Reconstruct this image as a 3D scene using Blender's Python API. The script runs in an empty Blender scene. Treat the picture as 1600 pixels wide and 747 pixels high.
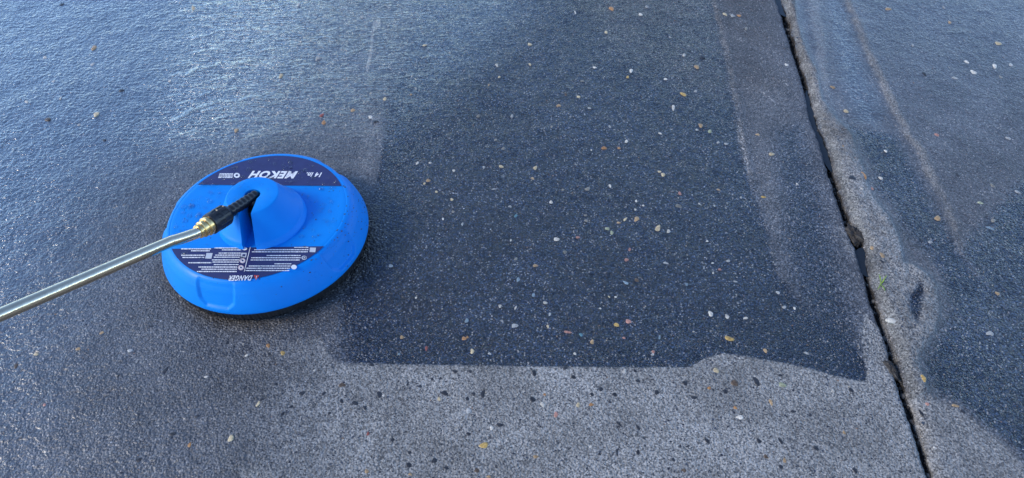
import bpy, math, random
import numpy as np
from mathutils import Vector, Matrix
random.seed(7); rng = np.random.RandomState(11)
S = bpy.context.scene; COL = S.collection

# ------------------------------------------------------------------ camera
PITCH = math.radians(49.0); CH = 1.08; FPX = 1164.0
cam = bpy.data.cameras.new('camera'); cam.sensor_width = 36.0; cam.lens = FPX / 1600 * 36
cam.clip_start = 0.02; cam.clip_end = 500
camo = bpy.data.objects.new('camera', cam); COL.objects.link(camo)
camo.location = (0, 0, CH); camo.rotation_euler = (math.radians(90) - PITCH, 0, 0)
S.camera = camo
cam.dof.use_dof = True; cam.dof.focus_distance = 1.36; cam.dof.aperture_fstop = 9

# ------------------------------------------------------------------ sky, sun, exposure
SUN_EL, SUN_AZ = math.radians(36), math.radians(-100)
w = bpy.data.worlds.new('World'); S.world = w; w.use_nodes = True
wn = w.node_tree; sky = wn.nodes.new('ShaderNodeTexSky'); sky.sky_type = 'NISHITA'; sky.sun_disc = False
sky.sun_elevation = SUN_EL; sky.sun_rotation = SUN_AZ; sky.air_density = 0.6; sky.dust_density = 0.0; sky.ozone_density = 3.0
wn.links.new(sky.outputs[0], wn.nodes['Background'].inputs[0]); wn.nodes['Background'].inputs[1].default_value = 0.15
sl = bpy.data.lights.new('sun', 'SUN'); sl.energy = 1.1; sl.angle = math.radians(20); sl.color = (1, .88, .72)
slo = bpy.data.objects.new('sun', sl); COL.objects.link(slo)
sdir = Vector((math.sin(SUN_AZ) * math.cos(SUN_EL), math.cos(SUN_AZ) * math.cos(SUN_EL), math.sin(SUN_EL)))
slo.rotation_euler = (-sdir).to_track_quat('-Z', 'Y').to_euler(); slo.location = sdir * 5
S.view_settings.view_transform = 'Standard'; S.view_settings.look = 'None'; S.view_settings.gamma = 1
S.view_settings.use_curve_mapping = False; S.view_settings.exposure = 1.4

# ------------------------------------------------------------------ helpers
sP, cP = math.sin(PITCH), math.cos(PITCH)
def ray(u, v):
    x = (u - 800) / FPX; y = (373.5 - v) / FPX
    return Vector((x, cP + sP * y, -sP + cP * y))
def G(u, v, z=0.0):                      # pixel of the photograph -> place on the level plane at height z
    d = ray(u, v); t = (z - CH) / d.z
    return Vector((0, 0, CH)) + d * t
def gxy(pts, z=0.0): return np.array([tuple(G(u, v, z))[:2] for u, v in pts])

def tag(o, label=None, cat=None, group=None, kind=None):
    if label: o['label'] = label
    if cat: o['category'] = cat
    if group: o['group'] = group
    if kind: o['kind'] = kind
    return o
def link(name, me, parent=None, mats=()):
    o = bpy.data.objects.new(name, me); COL.objects.link(o)
    if parent: o.parent = parent
    for m in mats:
        if m.name not in [x.name for x in me.materials if x]: me.materials.append(m)
    return o
def mesh(name, vs, fs, smooth=True):
    me = bpy.data.meshes.new(name); me.from_pydata([tuple(v) for v in vs], [], fs); me.update()
    if smooth: me.polygons.foreach_set('use_smooth', [True] * len(me.polygons))
    return me
def shade_auto(o, deg=35):
    me = o.data
    bm_angle = math.radians(deg)
    me.set_sharp_from_angle(angle=bm_angle)

# value noise in numpy
_lat = np.random.RandomState(3).rand(256, 256)
def vn(x, y):
    xi = np.floor(x).astype(int); yi = np.floor(y).astype(int); fx = x - xi; fy = y - yi
    fx = fx * fx * (3 - 2 * fx); fy = fy * fy * (3 - 2 * fy)
    a = _lat[xi & 255, yi & 255]; b = _lat[(xi + 1) & 255, yi & 255]; c = _lat[xi & 255, (yi + 1) & 255]; d = _lat[(xi + 1) & 255, (yi + 1) & 255]
    return (a * (1 - fx) + b * fx) * (1 - fy) + (c * (1 - fx) + d * fx) * fy
def fbm(x, y, o=4, g=.55):
    s = 0; a = 1; t = 0
    for k in range(o):
        s = s + a * vn(x * 2 ** k + 17.3 * k, y * 2 ** k + 5.1 * k); t += a; a *= g
    return s / t
def sstep(e0, e1, x):
    t = np.clip((x - e0) / (e1 - e0), 0, 1); return t * t * (3 - 2 * t)
def seg_dist(X, Y, pts, closed):
    n = len(pts); D = np.full(X.shape, 1e9); T = np.zeros(X.shape); acc = 0
    for i in range(n if closed else n - 1):
        a = pts[i]; b = pts[(i + 1) % n]; d = b - a; L2 = (d ** 2).sum() + 1e-12
        t = np.clip(((X - a[0]) * d[0] + (Y - a[1]) * d[1]) / L2, 0, 1)
        q = np.hypot(X - a[0] - t * d[0], Y - a[1] - t * d[1]); m = q < D
        T = np.where(m, acc + t * math.sqrt(L2), T); D = np.minimum(D, q); acc += math.sqrt(L2)
    return D, T / max(acc, 1e-9)
def inside(X, Y, pts):
    r = np.zeros(X.shape, bool); n = len(pts)
    for i in range(n):
        a = pts[i]; b = pts[(i + 1) % n]
        c = ((a[1] > Y) != (b[1] > Y)) & (X < (b[0] - a[0]) * (Y - a[1]) / ((b[1] - a[1]) or 1e-9) + a[0]); r ^= c
    return r
def area(X, Y, px, soft):                # 1 inside the outline, 0 outside, soft edge in metres
    pts = gxy(px); out = np.zeros(X.shape)
    m = (X > pts[:, 0].min() - soft) & (X < pts[:, 0].max() + soft) & (Y > pts[:, 1].min() - soft) & (Y < pts[:, 1].max() + soft)
    x = X[m]; y = Y[m]; d, _ = seg_dist(x, y, pts, True); d = np.where(inside(x, y, pts), d, -d)
    out[m] = sstep(-soft, soft, d); return out
def line(X, Y, px, half, fade=False):    # 1 on the line, 0 at half metres
    pts = gxy(px); out = np.zeros(X.shape)
    m = (X > pts[:, 0].min() - half) & (X < pts[:, 0].max() + half) & (Y > pts[:, 1].min() - half) & (Y < pts[:, 1].max() + half)
    d, t = seg_dist(X[m], Y[m], pts, False); v = 1 - sstep(0, half, d)
    if fade: v = v * (1 - sstep(.65, 1, t)) * (sstep(0, .1, t) if fade is True and pts.shape[0] < 8 else 1)
    out[m] = v; return out

# ------------------------------------------------------------------ node helpers
class NT:
    def __init__(s, name):
        s.m = bpy.data.materials.new(name); s.m.use_nodes = True; s.t = s.m.node_tree; s.n = s.t.nodes; s.b = s.n['Principled BSDF']
    def new(s, t, **k):
        n = s.n.new(t)
        for a, b in k.items():
            setattr(n, a, b)
        return n
    def L(s, a, b): s.t.links.new(a, b)
    def set(s, sock, v):
        if hasattr(v, 'links') or isinstance(v, bpy.types.NodeSocket): s.L(v, sock)
        else: sock.default_value = v
    def math(s, op, a, b=0.0, c=0.0, clamp=False):
        n = s.new('ShaderNodeMath', operation=op); n.use_clamp = clamp
        s.set(n.inputs[0], a); s.set(n.inputs[1], b); s.set(n.inputs[2], c); return n.outputs[0]
    def mix(s, f, a, b, mode='MIX'):
        n = s.new('ShaderNodeMix', data_type='RGBA', blend_type=mode)
        s.set(n.inputs[0], f); s.set(n.inputs[6], a); s.set(n.inputs[7], b); return n.outputs[2]
    def fmix(s, f, a, b):
        n = s.new('ShaderNodeMix', data_type='FLOAT'); s.set(n.inputs[0], f); s.set(n.inputs[2], a); s.set(n.inputs[3], b); return n.outputs[0]
    def noise(s, vec, scale, detail=2, rough=.5, dist=0.0):
        n = s.new('ShaderNodeTexNoise'); s.L(vec, n.inputs['Vector']); n.inputs['Scale'].default_value = scale
        n.inputs['Detail'].default_value = detail; n.inputs['Roughness'].default_value = rough; n.inputs['Distortion'].default_value = dist; return n.outputs[0]
    def vor(s, vec, scale, feature='F1', out='Distance', rand=1.0):
        n = s.new('ShaderNodeTexVoronoi', feature=feature); s.L(vec, n.inputs['Vector']); n.inputs['Scale'].default_value = scale
        n.inputs['Randomness'].default_value = rand; return n.outputs[out]
    def attr(s, name):
        n = s.new('ShaderNodeAttribute'); n.attribute_name = name; return n.outputs['Fac']
    def map(s, vec, scale, rot=(0, 0, 0)):
        n = s.new('ShaderNodeMapping'); s.L(vec, n.inputs[0]); n.inputs['Scale'].default_value = scale; n.inputs['Rotation'].default_value = rot; return n.outputs[0]
    def range(s, v, a, b, c=0.0, d=1.0):
        n = s.new('ShaderNodeMapRange'); n.interpolation_type = 'SMOOTHSTEP'; s.set(n.inputs[0], v)
        for i, q in enumerate((a, b, c, d)): s.set(n.inputs[i + 1], q)
        return n.outputs[0]
    def bump(s, h, strength=1.0, dist=.001, prev=None):
        n = s.new('ShaderNodeBump'); s.set(n.inputs['Strength'], strength); n.inputs['Distance'].default_value = dist; s.L(h, n.inputs['Height'])
        if prev is not None: s.L(prev, n.inputs['Normal'])
        return n.outputs[0]
def simple(name, col, rough=.5, metal=0.0, bumpscale=None, bumpd=.0003, var=.12, **k):
    t = NT(name); tc = t.new('ShaderNodeTexCoord').outputs['Object']
    nz = t.noise(tc, 60, 4, .6)
    t.L(t.mix(nz, tuple(c * (1 - var) for c in col) + (1,), tuple(min(1, c * (1 + var)) for c in col) + (1,)), t.b.inputs['Base Color'])
    t.L(t.range(nz, .3, .7, rough * .85, min(1, rough * 1.2)), t.b.inputs['Roughness'])
    t.b.inputs['Metallic'].default_value = metal
    if bumpscale: t.L(t.bump(t.noise(tc, bumpscale, 3, .6), 1, bumpd), t.b.inputs['Normal'])
    for a, b in k.items(): t.b.inputs[a.replace('_', ' ')].default_value = b
    return t.m

# ------------------------------------------------------------------ concrete material
def make_concrete():
    t = NT('wet_concrete'); pos = t.new('ShaderNodeNewGeometry').outputs['Position']
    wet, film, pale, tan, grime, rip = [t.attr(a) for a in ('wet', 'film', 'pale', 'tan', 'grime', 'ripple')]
    edge = t.noise(pos, 95, 4, .65); fine = t.noise(pos, 420, 2, .7); mid = t.noise(pos, 150, 3, .6); big = t.noise(pos, 9, 5, .6); mac = t.noise(pos, 2.2, 3, .5)
    e = t.math('MULTIPLY', t.math('SUBTRACT', edge, .5), .7)
    def crisp(a, lo=.35, hi=.65): return t.range(t.math('ADD', a, e), lo, hi)
    wetm = crisp(wet, .14, .80); palem = crisp(pale, .2, .8); tanm = crisp(tan, .2, .9)
    # base colours (damp, soaked and drier concrete; sky-blue reflection painted into the wet tones)
    damp = (.086, .089, .093, 1); soaked = (.0105, .0160, .0275, 1); drier = (.208, .203, .186, 1); tanc = (.175, .166, .150, 1)
    c = t.mix(palem, damp, drier)
    c = t.mix(wetm, c, soaked); c = t.mix(t.math('MULTIPLY', film, t.fmix(palem, .8, 0.0)), c, (.024, .040, .060, 1))
    c = t.mix(tanm, c, tanc)
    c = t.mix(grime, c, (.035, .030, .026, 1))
    # sand grain: light and dark speckles
    v1 = t.new('ShaderNodeTexVoronoi'); t.L(pos, v1.inputs['Vector']); v1.inputs['Scale'].default_value = 430
    cellv = t.new('ShaderNodeSeparateColor'); t.L(v1.outputs['Color'], cellv.inputs[0])
    g = t.math('MULTIPLY_ADD', t.math('POWER', cellv.outputs[0], t.fmix(wetm, 1.0, 3.0)), t.fmix(wetm, 1.3, 4.2), t.fmix(wetm, .45, .35))
    lit = t.range(cellv.outputs[1], .955, .97, 0, 1)
    drk = t.math('MAXIMUM', t.range(t.noise(pos, 200, 2, .5), .39, .33, 0, 1), t.range(t.noise(pos, 105, 2, .5), .335, .30, 0, 1))
    amt = t.fmix(film, 1.0, .35)
    gg = t.fmix(amt, 1.0, t.math('MULTIPLY', g, t.range(fine, .3, .7, .75, 1.25)))
    vm = t.new('ShaderNodeVectorMath', operation='SCALE'); t.L(c, vm.inputs[0]); t.L(gg, vm.inputs['Scale']); c = vm.outputs[0]
    c = t.mix(t.math('MULTIPLY', lit, .55), c, (.42, .40, .37, 1))
    c = t.mix(t.math('MULTIPLY', drk, t.fmix(palem, .35, .75)), c, (.022, .024, .03, 1))
    # broad blotches
    vm2 = t.new('ShaderNodeVectorMath', operation='SCALE'); t.L(c, vm2.inputs[0])
    t.L(t.math('MULTIPLY', t.range(big, .3, .7, .8, 1.22), t.range(mac, .3, .7, .88, 1.12)), vm2.inputs['Scale']); c = vm2.outputs[0]
    t.L(c, t.b.inputs['Base Color'])
    # gloss
    r = t.fmix(palem, .46, .62); r = t.fmix(wetm, r, .17); r = t.fmix(film, r, .13); r = t.fmix(rip, r, .10); r = t.fmix(tanm, r, .6)
    t.L(t.math('ADD', r, t.range(mid, .3, .7, -.05, .07)), t.b.inputs['Roughness'])
    t.b.inputs['IOR'].default_value = 1.45
    # relief: sand grain, coarser humps, ripples in the water film
    vg = t.vor(pos, 270)
    n1 = t.bump(t.math('MULTIPLY', vg, -1.0), t.fmix(film, t.fmix(wetm, .6, 1.0), .35), .0024)
    n2 = t.bump(mid, t.fmix(wetm, .45, 1.0), .0040, n1)
    mp = t.map(pos, (60, 190, 60), (0, 0, .12)); rp = t.noise(mp, 1.0, 2, .45, .6)
    n3 = t.bump(rp, t.math('MULTIPLY', rip, 1.0), .0075, n2)
    t.L(n3, t.b.inputs['Normal'])
    # the standing film of water over it
    c1 = t.bump(t.noise(pos, 125, 3, .5), 1.0, .0036); mp2 = t.map(pos, (26, 120, 26), (0, 0, -.10))
    c2 = t.bump(t.noise(mp2, 1.0, 3, .5, .8), t.math('MULTIPLY', rip, 1.0), .0090, c1); c2 = t.bump(t.math('MULTIPLY', t.attr('crest'), t.range(edge, .35, .6, .4, 1)), 1.0, .012, c2)
    t.L(c2, t.b.inputs['Coat Normal']); t.L(t.math('MAXIMUM', film, t.math('MULTIPLY', wetm, .10)), t.b.inputs['Coat Weight'])
    t.b.inputs['Coat Roughness'].default_value = .04; t.b.inputs['Coat IOR'].default_value = 2.0
    return t.m
M_CON = make_concrete()

# ------------------------------------------------------------------ joint outline (pixels read off the photograph)
JL = [(1213, 0), (1225, 37), (1237, 77), (1250, 115), (1257, 142), (1266, 186), (1282, 227), (1297, 280), (1310, 317), (1320, 350), (1335, 386), (1350, 431), (1362, 479), (1375, 514), (1388, 552), (1400, 592), (1413, 637), (1430, 685), (1450, 745)]
JR = [(1222, 0), (1236, 37), (1247, 82), (1260, 117), (1265, 142), (1276, 186), (1294, 227), (1307, 280), (1325, 327), (1333, 350), (1350, 381), (1356, 419), (1367, 456), (1381, 499), (1398, 544), (1408, 580), (1422, 620), (1437, 665), (1462, 745)]
jl = gxy(JL)[::-1]; jr = gxy(JR)[::-1]
dx = (jl[-1, 0] - jl[0, 0]) / (jl[-1, 1] - jl[0, 1])
def jx(arr, y):
    v = np.interp(y, arr[:, 1], arr[:, 0])
    v = v + np.where(y > arr[-1, 1], (y - arr[-1, 1]) * dx, 0) + np.where(y < arr[0, 1], (y - arr[0, 1]) * dx, 0)
    return v
def jxl(y): return jx(jl, y) + (vn(y * 60, y * 0 + 3.3) - .5) * .0028 + (vn(y * 220, y * 0 + 8.3) - .5) * .0020
def jxr(y): return jx(jr, y) + (vn(y * 70, y * 0 + 5.3) - .5) * .0044 + (vn(y * 200, y * 0 + 1.3) - .5) * .0032

# ------------------------------------------------------------------ outlines on the ground
WET = [(610, 150), (604, 205), (585, 300), (560, 380), (535, 455), (512, 540), (520, 562), (548, 566), (700, 570), (900, 573), (1075, 573), (1100, 560), (1132, 551), (1180, 559), (1250, 571), (1300, 584), (1352, 596),
       (1352, 570), (1340, 545), (1322, 520), (1290, 500), (1250, 470), (1215, 430), (1205, 380), (1190, 335), (1172, 280), (1160, 220), (1150, 150), (1131, 60), (1116, 0), (1100, -80), (640, -80), (640, 60)]
WET2 = [(1205, 200), (1255, 190), (1290, 300), (1315, 400), (1350, 520), (1355, 575), (1300, 560), (1240, 480), (1215, 380)]
RWET = [(1500, 380), (1620, 250), (1700, 500), (1660, 780), (1590, 705), (1562, 683), (1537, 663), (1500, 633), (1462, 612), (1442, 560), (1462, 520), (1480, 470), (1470, 430), (1450, 400), (1410, 360), (1395, 330), (1365, 300), (1352, 250), (1330, 200), (1400, 210), (1450, 300)]
RPALE = [(1410, 590), (1450, 614), (1500, 637), (1537, 667), (1562, 687), (1590, 713), (1660, 800), (1600, 1000), (1440, 1000), (1440, 745)]
MORTAR = [(1222, -60), (1222, 0), (1236, 37), (1247, 82), (1260, 117), (1265, 142), (1276, 186), (1294, 227), (1307, 280), (1325, 327), (1333, 350), (1350, 381), (1356, 419), (1367, 456), (1381, 499), (1398, 544), (1408, 580), (1425, 620),
          (1450, 614), (1441, 585), (1434, 560), (1445, 540), (1460, 520), (1467, 482), (1462, 446), (1446, 429), (1426, 416), (1412, 411), (1407, 389), (1402, 367), (1390, 342), (1364, 310), (1350, 277), (1341, 246), (1331, 213), (1307, 187), (1284, 155), (1275, 112), (1255, 70), (1246, 37), (1241, 0), (1237, -60)]
HOLLOW = [(1436, 444), (1421, 464), (1418, 482), (1431, 508), (1437, 482), (1441, 458)]
GLAZE = [(1258, -60), (1260, 0), (1268, 60), (1276, 110), (1290, 150), (1300, 165), (1297, 120), (1290, 60), (1282, 0), (1276, -60)]
TANLINE = [(1316, -40), (1324, 0), (1345, 50), (1358, 85), (1372, 117), (1386, 142), (1401, 176), (1413, 201), (1436, 236), (1456, 276), (1475, 311), (1490, 346), (1502, 395), (1525, 425), (1542, 452), (1560, 490), (1580, 540)]
LTAN = [(1100, -60), (1116, 0), (1131, 60), (1150, 150), (1160, 220), (1172, 280), (1186, 330), (1200, 372), (1212, 432)]
PALE_L = [(-400, 640), (0, 640), (200, 590), (420, 535), (505, 520), (520, 562), (548, 566), (700, 570), (900, 573), (1075, 573), (1100, 560), (1132, 551), (1180, 559), (1250, 571), (1352, 596), (1352, 560), (1345, 520), (1352, 490), (1372, 512), (1400, 592), (1413, 637), (1450, 745), (1500, 1100), (-400, 1100)]

def fields(X, Y, side, sd):
    z = (fbm(X * 3, Y * 3, 3) - .5) * .004 + (fbm(X * 30, Y * 30, 3) - .5) * .0016 + (fbm(X * 130 + 9, Y * 130, 3, .7) - .5) * .0013
    A = {}; crest = np.zeros(X.shape)
    wob = (fbm(X * 25 + 3, Y * 25, 3) - .5) * .012
    Xw, Yw = X + wob, Y + (fbm(X * 22 + 31, Y * 22, 3) - .5) * .012
    n8 = fbm(X * 8, Y * 8, 4)
    film = area(X, Y, [(-900, -300), (900, -300), (800, 60), (640, 175), (560, 225), (480, 238), (260, 262), (170, 420), (60, 640), (-100, 900), (-900, 900)], .14)
    film2 = area(X, Y, [(-900, -300), (560, -300), (470, 90), (380, 230), (150, 260), (20, 420), (-300, 800), (-900, 900)], .16)
    if side < 0:
        wet = area(Xw, Y + (Yw - Y) * .35, WET, .005) * 1.0
        topfade = sstep(G(700, 210).y, G(700, 60).y, Y) * (1 - sstep(G(820, 150).x, G(960, 150).x, X))
        soft = area(X, Y, WET, .09)
        hard = sstep(G(700, 175).y, G(700, 300).y, Y) * (1 - sstep(G(1100, 330).x, G(1210, 330).x, X) * sstep(G(900, 545).y, G(900, 500).y, Y))
        hard = hard * sstep(G(505, 550).x, G(560, 550).x, X)
        wet = wet * hard + area(Xw, Yw, WET, .03) * (1 - hard) * .5 + soft * (1 - hard) * .5
        wet = wet * (1 - .30 * topfade)
        wet = np.maximum(wet, .66 * area(Xw, Yw, WET2, .05))
        wet = wet * (1 - .65 * (1 - sstep(G(500, 540).x, G(610, 540).x, X)) * (1 - sstep(G(600, 540).y, G(600, 440).y, Y)))
        pale = area(Xw, Y + (Yw - Y) * .3, PALE_L, .010) * (.22 + .78 * sstep(G(230, 640).x, G(780, 640).x, X))
        pale = np.maximum(pale, .36 * area(Xw, Yw, [(575, 140), (604, 175), (598, 230), (585, 290), (555, 290), (560, 220)], .02))
        pale = np.maximum(pale, .8 * area(Xw, Yw, [(372, 735), (395, 727), (432, 735), (440, 770), (360, 770)], .012))
        pale = np.maximum(pale, .45 * area(Xw, Yw, [(120, 700), (195, 700), (200, 722), (125, 724)], .02))
        pale = np.maximum(pale, 1.0 * line(X, Y, [(588, 36), (582, 50), (580, 80), (574, 105), (568, 130)], .008, True))
        pale = np.maximum(pale, .8 * area(X, Y, [(582, 34), (594, 32), (596, 40), (588, 48), (581, 44)], .004))
        pale = np.maximum(pale, .4 * line(X, Y, [(578, 88), (600, 96), (625, 104)], .005, True))
        lt = line(Xw * .5 + X * .5, Y, LTAN, .018, True) * .85 * (.15 + 1.2 * fbm(X * 36, Y * 36, 4))
        bandA = area(Xw, Yw, [(1085, -120), (1116, 0), (1140, 90), (1165, 150), (1225, 140), (1250, 200), (1290, 320), (1256, 200), (1232, 80), (1212, 0), (1190, -120)], .03)
        tan = np.maximum(lt, .34 * bandA * (.55 + n8 * .9))
        tan = np.maximum(tan, .35 * area(Xw, Yw, [(900, -80), (940, 0), (1000, 40), (1090, 60), (1115, 0), (1090, -90)], .05))
        pale = np.maximum(pale, .28 * area(Xw, Yw, [(1150, 120), (1235, 120), (1262, 230), (1290, 310), (1235, 420), (1215, 430), (1185, 320), (1165, 220)], .03) * (.5 + n8))
        pale = np.maximum(pale, .5 * area(Xw, Yw, [(1300, 350), (1322, 352), (1340, 390), (1345, 430), (1322, 395)], .012))
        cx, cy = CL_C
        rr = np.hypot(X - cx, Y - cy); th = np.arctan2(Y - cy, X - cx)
        grime = (1 - sstep(.186, .228, rr)) * sstep(-.4, .8, np.cos(th + 1.05)) * .8 * (.5 + n8)  # brown dirt by the near right rim, with the cleaner's shade painted in
        grime = np.maximum(grime, .5 * (1 - sstep(.186, .205, rr)))  # tight ring: the cleaner's contact shadow painted in dark brown
        grime = np.maximum(grime, area(X, Y, [(860, -120), (900, 0), (960, 70), (1060, 130), (1130, 150), (1200, 140), (1220, 0), (1190, -120)], .08) * (.15 + .8 * n8))
        z += -.0035 * np.exp(-np.abs(sd) / .003) * (.6 + .8 * vn(Y * 60, Y * 0))
        z += lt * .0010 - .0012 * sstep(.3, .7, wet) 
        rip = area(X, Y, [(255, 215), (300, -60), (800, -60), (740, 120), (650, 240), (560, 240), (480, 238), (330, 240)], .24) * 1.0
        rip = np.maximum(rip, .22 * film)
        for pl in ([(262, 192), (300, 172), (340, 159), (400, 152), (450, 152)], [(282, 122), (310, 106), (350, 99), (400, 97), (450, 106)], [(296, 62), (340, 48), (390, 44), (450, 50)], [(300, 82), (330, 76), (360, 78)], [(700, 175), (640, 180), (600, 192)], [(460, 130), (500, 120), (560, 124)]):
            z += line(X + (fbm(X * 40, Y * 40, 2) - .5) * .01, Y + (fbm(X * 50 + 7, Y * 50, 2) - .5) * .012, pl, .0085, True) * 0
            crest = np.maximum(crest, line(X + (fbm(X * 40, Y * 40, 2) - .5) * .006, Y + (fbm(X * 30 + 7, Y * 30, 3) - .5) * .018, pl, .0075, True))
        rt = random.Random(5)
        for k in range(150):
            u0 = rt.uniform(262, 880); v0 = rt.uniform(-10, 215 if u0 > 560 else 225); L_ = rt.uniform(10, 34); h_ = rt.uniform(-3, 3); q_ = rt.uniform(.45, 1)
            crest = np.maximum(crest, q_ * line(X, Y, [(u0, v0 + abs(h_)), (u0 + L_ * .5, v0 + rt.uniform(-2, 0)), (u0 + L_, v0 + h_)], .0048))
    else:
        mo = area(Xw * .4 + X * .6, Yw * .4 + Y * .6, MORTAR, .0055)
        ho = area(X, Y, HOLLOW, .010)
        bulk = area(X, Y, MORTAR, .022)
        z += mo * .0030 + bulk * .0070 - ho * .0050 + mo * (fbm(X * 60, Y * 60, 3) - .5) * .005 + mo * (fbm(X * 170, Y * 170, 2) - .5) * .003
        z += -.013 * np.exp(-(sd / .0085) ** 1.3) * (.5 + vn(Y * 45, Y * 0 + 2))
        gl = area(Xw, Y, GLAZE, .012)
        tl = line(Xw * .6 + X * .4, Y, TANLINE, .021, True) * 1.15 * (.15 + 1.25 * fbm(X * 34, Y * 34, 4)); tl = tl * (1 - sstep(G(1, 330).y - .16, G(1, 330).y + .02, Y) * 0)
        z += tl * .0016 + gl * .0016
        wet = np.maximum(.80 * area(Xw, Yw, RWET, .03), 0) * (.6 + .7 * n8)
        wet = np.maximum(wet, area(Xw * .5 + X * .5, Yw, [(1462, 609), (1500, 630), (1537, 660), (1562, 681), (1590, 704), (1680, 800), (1720, 640), (1600, 520), (1480, 540), (1442, 565)], .012) * .9)
        wet = wet * (1 - mo) * (1 - tl); wet = np.maximum(wet, ho * .85)
        pale = np.maximum(mo * (.50 + .42 * n8) * (1 - .75 * ho), .62 * area(Xw, Yw, RPALE, .014)); pale = np.maximum(pale, .5 * gl)
        top = sstep(G(1300, 200).y, G(1300, 60).y, Y)
        tan = np.maximum(tl * .95, mo * .85 * sstep(G(1300, 330).y, G(1300, 120).y, Y)); tan = np.maximum(tan, mo * .28 * (n8 > .5)); tan = tan * (1 - ho)
        film = .60 * area(X, Y, [(1283, -100), (1284, 0), (1300, 90), (1312, 140), (1335, 190), (1372, 200), (1380, 165), (1352, 95), (1335, 50), (1318, 0), (1300, -100)], .045)
        film = np.maximum(film, .35 * sstep(G(1500, 420).y, G(1500, 0).y, Y)) * (1 - mo) * (1 - tl)
        film2 = film * 0
        grime = mo * .75 * np.exp(-sd / .011) * (.5 + vn(Y * 30, Y * 0 + 4)); rip = film * .25
        grime = np.maximum(grime, .3 * sstep(.55, .7, n8) * mo)
    A['film'] = np.clip(.55 * film + .45 * film2 + .18 * (1 - film) * area(X, Y, [(-900, 300), (60, 420), (240, 520), (330, 640), (300, 1200), (-900, 1200)], .12), 0, 1) if side < 0 else film
    if side < 0: A['film'] = A['film'] * (1 - .5 * area(X, Y, [(600, 150), (604, 205), (560, 300), (260, 262), (480, 200)], .05))
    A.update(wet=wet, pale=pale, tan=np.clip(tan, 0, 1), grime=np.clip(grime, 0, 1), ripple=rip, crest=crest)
    return z, A, (mo if side > 0 else None)

def spacing(a, b, step, far):            # dense from a to b, then growing to far on the outer side(s)
    core = list(np.arange(a, b, step)); out = []; d = step; x = core[-1]
    while x < far: d *= 1.22; x += d; out.append(x)
    return core + out
CL_C = (-0.4635, 0.935)

def slab(name, side, ss, ys, parent=None):
    yy = np.array(ys); s = np.array(ss); edge = (jxl if side < 0 else jxr)(yy)
    Y, Sd = np.meshgrid(yy, s, indexing='ij'); X = edge[:, None] + side * Sd
    z, A, mo = fields(X.ravel(), Y.ravel(), side, Sd.ravel())
    n, m = Y.shape; z = z.reshape(n, m)
    z = z * (1 - sstep(2.5, 6, np.abs(Sd) + np.abs(Y - 1)))
    V = np.stack([X, Y, z], -1).reshape(-1, 3)
    wall = np.stack([edge + side * -.001 + (vn(yy * 200, yy * 0 + 9) - .5) * .004, yy, np.full(n, -.05)], -1)
    wall1 = np.stack([edge + side * .0003 + (vn(yy * 260, yy * 0 + 2) - .5) * .002, yy, z[:, 0] - .008], -1)
    V = np.concatenate([V, wall1, wall]); b1 = n * m; b2 = b1 + n
    i, j = np.meshgrid(np.arange(n - 1), np.arange(m - 1), indexing='ij'); q = (i * m + j).ravel()
    F = np.stack([q, q + 1, q + m + 1, q + m], -1)
    k = np.arange(n - 1)
    W1 = np.stack([k * m, (k + 1) * m, b1 + k + 1, b1 + k], -1); W2 = np.stack([b1 + k, b1 + k + 1, b2 + k + 1, b2 + k], -1)
    if side < 0: F = F[:, ::-1]; W1 = W1[:, ::-1]; W2 = W2[:, ::-1]
    pad = 2 * n
    attrs = {k_: np.concatenate([v, np.zeros(pad)]) for k_, v in A.items()}
    attrs['grime'][b1:] = .75
    def build(nm, F, par):
        used = np.unique(F); remap = np.full(len(V), -1); remap[used] = np.arange(len(used)); F = remap[F]
        me = bpy.data.meshes.new(nm); me.vertices.add(len(used)); me.vertices.foreach_set('co', V[used].ravel())
        me.loops.add(F.size); me.loops.foreach_set('vertex_index', F.ravel().astype(np.int32)); me.polygons.add(len(F))
        me.polygons.foreach_set('loop_start', np.arange(len(F), dtype=np.int32) * 4)
        me.polygons.foreach_set('use_smooth', np.ones(len(F), bool)); me.update(calc_edges=True)
        for k_, v in attrs.items():
            a = me.attributes.new(k_, 'FLOAT', 'POINT'); a.data.foreach_set('value', v[used].astype(np.float32))
        return link(nm, me, par, [M_CON])
    if mo is None:
        return build(name, np.concatenate([F, W1, W2]), parent), None
    mof = mo[np.concatenate([F])[:, 0]] > .12
    o = build(name, np.concatenate([F[~mof], W1, W2]), parent)
    return o, build('mortar_patch', F[mof], o)

Y0, Y1 = .40, 1.86
up = spacing(Y0, Y1, .003, 60); dn = [Y0 - (v - Y0) for v in spacing(Y0, Y0 + .004, .003, 60)[1:]]
ys = sorted(dn + up)
sL = spacing(0, 2.05, .003, 60); sR = spacing(0, .98, .003, 60)
slabL, _ = slab('pavement', -1, sL, ys)
slabR, mortar = slab('pavement', +1, sR, ys)
tag(slabL, 'wet dark concrete slab left of the joint with a cleaned rectangle', kind='structure')
tag(slabR, 'damp concrete slab right of the joint', kind='structure')
mortar['label'] = 'pale rough mortar smeared along the joint'

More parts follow.
